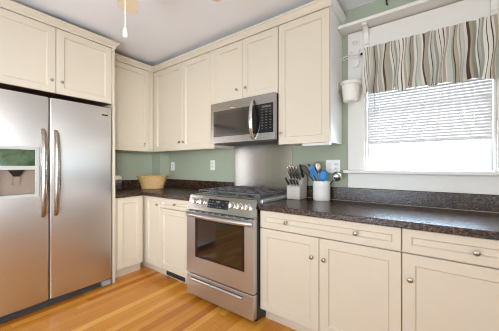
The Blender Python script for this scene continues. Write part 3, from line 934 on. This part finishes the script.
# blue pasta server
t, ln, d = utensil('pasta_server', 'blue pasta fork with prongs at the right side of the crock', 'pasta fork', (-.015, .01, 0), (.024, .0, .262))
obj('handle', tube(B(), [(0, 0, 0), (0, 0, ln - .075)], .006, 10), 'blue', t, 50, world=False)
bm = B(); tt = bmesh.new(); bmesh.ops.create_uvsphere(tt, u_segments=18, v_segments=10, radius=1)
for v_ in tt.verts:
    v_.co.y += .5 * v_.co.z ** 2
merge(bm, tt, Matrix.Translation((0, 0, ln - .052)) @ Matrix.Diagonal((.037, .012, .046, 1)))
for k in range(6):
    a = -.95 + k * .38
    x = .036 * math.sin(a); z = ln - .05 + .042 * math.cos(a)
    tube(bm, [(x * .8, 0, z - .012), (x * 1.05, .006, z + .004), (x * 1.12, .022, z + .014)], [.0042, .0036, .0024], 8)
obj('fork_head', bm, 'blue', t, 60, world=False); orient(t, d, .1)
# ladle hanging over the right rim
t, ln, d = utensil('ladle', 'polished steel ladle tilting over the right rim of the crock', 'ladle', (-.03, -.01, 0), (.126, .006, .205))
obj('handle', tube(B(), [(0, 0, 0), (0, 0, ln - .03)], .0045, 10), 'black', t, 50, world=False)
bm = B(); prof = []
for i in range(9):
    a = PI / 2 * i / 8; prof.append((.043 * math.sin(a), -.043 * math.cos(a)))
prof += [(.040 * math.sin(PI / 2 * i / 8), -.040 * math.cos(PI / 2 * i / 8)) for i in range(8, -1, -1)]
lathe(bm, prof, 24, Matrix.Translation((0, .0, ln + .005)) @ Matrix.Rotation(math.radians(118), 4, 'X'))
obj('bowl', bm, 'chrome', t, 60, world=False); orient(t, d, .4)

# ------------------------------------------------------------------ shelf, curtain, blind, planter over the window
sh = thing('wall_shelf', 'long white display shelf on brackets over the window', 'shelf', (3.2, 0, 2.335))
bm = B(); box(bm, 2.643, 3.90, -.142, -.001, 2.336, 2.362, .003); obj('board', bm, 'white_trim', sh)
for x in (2.826, 3.570):
    bm = B(); pts = [(-.0265, 2.3355), (-.128, 2.3355), (-.128, 2.316)]
    for i in range(9):
        a = PI / 2 * i / 8; pts.append((-.128 + .085 * math.sin(a) * 1.0, 2.316 - .085 * (1 - math.cos(a)) - .0001 * i))
    pts += [(-.040, 2.205), (-.050, 2.19), (-.040, 2.172), (-.0265, 2.172)]
    prism(bm, pts, 'x', x, x + .034); obj('bracket', bm, 'white_trim', sh)

rod = thing('curtain_rod', 'thin dark curtain rod with a round end under the shelf', 'curtain rod', (3.2, -.052, 2.125))
obj('bar', tube(B(), [(2.815, -.050, 2.125), (3.66, -.050, 2.125)], .006, 10), 'bronze', rod, 50)
tt = B(); bmesh.ops.create_uvsphere(tt, u_segments=12, v_segments=8, radius=.010); bmesh.ops.translate(tt, verts=tt.verts, vec=(2.808, -.050, 2.125)); obj('finial', tt, 'bronze', rod, 60)
for x in (2.816, 3.655): obj('bracket', bx(x, x + .008, -.050, -.0265, 2.1175, 2.1185 + .006), 'bronze', rod)


def fold(u, s):
    """out-of-plane offset and sideways drift of the cloth; u along the rod (0..1), s down (0..1)"""
    a = .013 + .016 * s
    y = a * math.sin(u * 62 + 1.3 * math.sin(u * 9)) + .4 * a * math.sin(u * 101 + 2)
    x = .009 * s * math.sin(u * 23 + 1 + 1.5 * s) + .008 * s * math.sin(u * 57) + .006 * math.sin(u * 40 + 7 * s)
    return x, y


def valance(z1f, z0f, yo, nu=220, nv=16, th=.0):
    bm = B(); uvl = bm.loops.layers.uv.new('UVMap'); g = []
    for j in range(nv + 1):
        s = j / nv; row = []
        for i in range(nu + 1):
            u = i / nu; dx, dy = fold(u, s if s > .22 else s)
            z = z1f(u) + (z0f(u) - z1f(u)) * s
            row.append((bm.verts.new((2.818 + .835 * u + dx, yo - .004 + dy * (.45 + .55 * s), z)), u, s))
        g.append(row)
    for j in range(nv):
        for i in range(nu):
            q = (g[j][i], g[j][i + 1], g[j + 1][i + 1], g[j + 1][i])
            f = bm.faces.new([a[0] for a in q])
            for lp, a in zip(f.loops, q): lp[uvl].uv = (a[1] * 3.5, a[2])
    return bm


va = thing('valance', 'gathered striped cloth valance in sage, cream and brown over the window', 'curtain', (3.2, -.075, 2.14))
top = lambda u: 2.150 + .004 * math.sin(u * 62)
bot = lambda u: 1.790 - .03 * u + .008 * math.sin(u * 33) + .005 * math.sin(u * 71)
obj('cloth', valance(top, bot, -.082), 'stripes', va, 80)
lo = lambda u: 2.068 + .003 * math.sin(u * 50)
obj('rod_pocket', valance(lambda u: top(u) - .001, lo, -.038, nv=4), 'stripes', va, 80)

bl = thing('window_blind', 'white slatted window blind lowered halfway behind the valance', 'blind', (3.215, .025, 2.15))
bm = B(); z = 1.412; i = 0
while z < 2.12:
    a = math.radians(76); hw = .0125
    x0, x1 = WX0 + .016, WX1 - .016
    t = bmesh.new()
    P = [(-hw, 0.0), (0, .0018), (hw, 0.0), (hw, -.0006), (0, .0012), (-hw, -.0006)]
    prism(t, [(.026 + p * math.cos(a) - q * math.sin(a), z + p * math.sin(a) + q * math.cos(a)) for p, q in P], 'x', x0, x1)
    merge(bm, t); z += .0213
obj('slats', bm, 'slat', bl)
obj('bottom_rail', bx(WX0 + .016, WX1 - .016, .014, .038, 1.388, 1.402, .003), 'slat', bl)
obj('headrail', bx(WX0 + .014, WX1 - .014, .008, .046, 2.130, 2.172, .003), 'slat', bl)
bm = B()
for x in (2.93, 3.215, 3.50):
    tube(bm, [(x, .0115, 1.400), (x, .0115, 2.131)], .0011, 6)
obj('ladder_cords', bm, 'white_plastic', bl)
obj('tilt_wand', tube(B(), [(2.895, .004, 1.62), (2.895, .004, 2.14)], .0028, 8), 'light_grey', bl, 60)

# planter hanging on a ring clamped to the cabinet side
PX, PYY, PZ = 2.738, -.113, 1.735
pl = thing('planter_pot', 'small white flower pot hanging between the cabinet and the window', 'pot', (PX, PYY, PZ))
prof = [(0, 0), (.054, 0), (.056, .004), (.070, .128), (.0765, .130), (.0775, .150), (.076, .155), (.071, .155), (.069, .148), (.066, .128), (.052, .012), (0, .012)]
obj('vessel', lathe(B(), prof, 36, Matrix.Translation((PX, PYY, PZ))), 'pot', pl, 40)
hd = thing('pot_holder', 'white ring bracket on the cabinet side carrying the flower pot', 'holder', (2.645, PYY, PZ + .12))
bm = B(); torus(bm, .0755, .003, Matrix.Translation((PX, PYY, PZ + .125))); obj('ring', bm, 'white_trim', hd, 60)
bm = B(); box(bm, 2.6425, 2.648, PYY - .035, PYY + .035, PZ + .09, PZ + .165, .002); obj('clamp_plate', bm, 'white_trim', hd)
obj('arm', tube(B(), [(2.648, PYY, PZ + .125), (2.662, PYY, PZ + .125)], .004, 8), 'white_trim', hd, 60)

sb = thing('scroll_bracket', 'white scrolled iron hook bracket on the window casing above the pot', 'bracket', (2.76, CF, 2.05))
bm = B(); pts2 = []
for i in range(33):
    t_a = i / 32; zz = 2.035 + .255 * t_a; hw = .018 + .012 * abs(math.sin(PI * t_a * 3)) ** .7
    pts2.append((hw, zz))
outl = [(2.757 - h, z) for h, z in pts2] + [(2.757 + h, z) for h, z in reversed(pts2)]
prism(bm, outl, 'y', CF - .012, CF - .0005); obj('back_plate', bm, 'white_trim', sb)
bm = B()
def spiral(c, r0, turns, y, flip=1):
    return [(c[0] + flip * r0 * (1 - .75 * k / 24) * math.cos(turns * 2 * PI * k / 24), y, c[1] + r0 * (1 - .75 * k / 24) * math.sin(turns * 2 * PI * k / 24)) for k in range(25)]
obj('scroll', tube(B(), spiral((2.785, 2.115), .024, 1.3, CF - .016), .004, 8), 'white_trim', sb, 60); obj('scroll', tube(B(), spiral((2.757, 2.235), .022, 1.3, CF - .016, -1), .004, 8), 'white_trim', sb, 60)

bm = B()
tube(bm, [(2.77, CF - .012, 2.135), (2.745, -.06, 2.125), (2.715, -.10, 2.115), (2.690, -.125, 2.10), (2.672, -.14, 2.085)], .0035, 8)
tube(bm, [(2.76, CF - .012, 2.105), (2.735, -.06, 2.105), (2.705, -.09, 2.10), (2.680, -.10, 2.085), (2.672, -.10, 2.10), (2.683, -.10, 2.112)], .003, 8)
obj('arm', bm, 'white_trim', sb, 60)

hk = obj('wall_hook', tube(B(), [(2.985, -.002, 2.520), (2.985, -.030, 2.515), (2.984, -.040, 2.495), (2.986, -.034, 2.478), (2.988, -.02, 2.470)], .006, 8), 'bronze', None, 60)
tag(hk, 'small dark bronze hook on the green wall above the shelf', 'hook')

# ------------------------------------------------------------------ ceiling fan with a lit bowl
HX, HY = 2.120, -1.630
fan = thing('ceiling_fan', 'ceiling fan with pale wooden blades and a white pull chain', 'fan', (HX, HY, CEIL))
T = Matrix.Translation((HX, HY, 0))
obj('canopy', lathe(B(), [(0, CEIL - .001), (.065, CEIL - .001), (.062, CEIL - .03), (.03, CEIL - .055), (0, CEIL - .055)], 24, T), 'white_trim', fan, 40)
obj('downrod', lathe(B(), [(0, CEIL - .056), (.012, CEIL - .056), (.012, 2.331), (0, 2.331)], 12, T), 'white_trim', fan, 40)
obj('motor_housing', lathe(B(), [(0, 2.330), (.05, 2.330), (.085, 2.31), (.095, 2.28), (.09, 2.235), (.06, 2.215), (0, 2.215)], 28, T), 'white_trim', fan, 40)
lamp = obj('light_bowl', lathe(B(), [(0, 2.120), (.03, 2.124), (.065, 2.15), (.08, 2.185), (.078, 2.214), (0, 2.214)], 28, T), 'lamp', fan, 50)
a0 = math.radians(151)
for k in range(5):
    a = a0 - k * 2 * PI / 5
    Rm = T @ Matrix.Rotation(a, 4, 'Z')
    tt = B(); prism(tt, [(.155, -.045), (.30, -.056), (.52, -.058), (.545, -.050), (.552, -.03), (.552, .03), (.545, .050), (.52, .058), (.30, .056), (.155, .045)], 'z', -.004, .004)
    bmesh.ops.transform(tt, matrix=Rm @ Matrix.Translation((0, 0, 2.234)) @ Matrix.Rotation(math.radians(9), 4, 'X'), verts=tt.verts)
    bd = obj('blade', tt, 'blade', fan)
    tt = B(); box(tt, .075, .20, -.014, .014, 2.239, 2.249, .002); bmesh.ops.transform(tt, matrix=Rm, verts=tt.verts); obj('blade_iron', tt, 'white_trim', bd)
cxp, cyp = HX - .046, HY + .022
bm = B(); tube(bm, [(cxp, cyp, 2.16), (cxp, cyp, 1.877)], .0018, 6)
ch = obj('pull_chain', bm, 'white_plastic', fan, 60)
bm = B(); lathe(bm, [(0, 1.827), (.008, 1.829), (.0105, 1.840), (.0095, 1.860), (.005, 1.875), (0, 1.878)], 14, Matrix.Translation((cxp, cyp, 0))); obj('pull', bm, 'white_plastic', ch, 50)
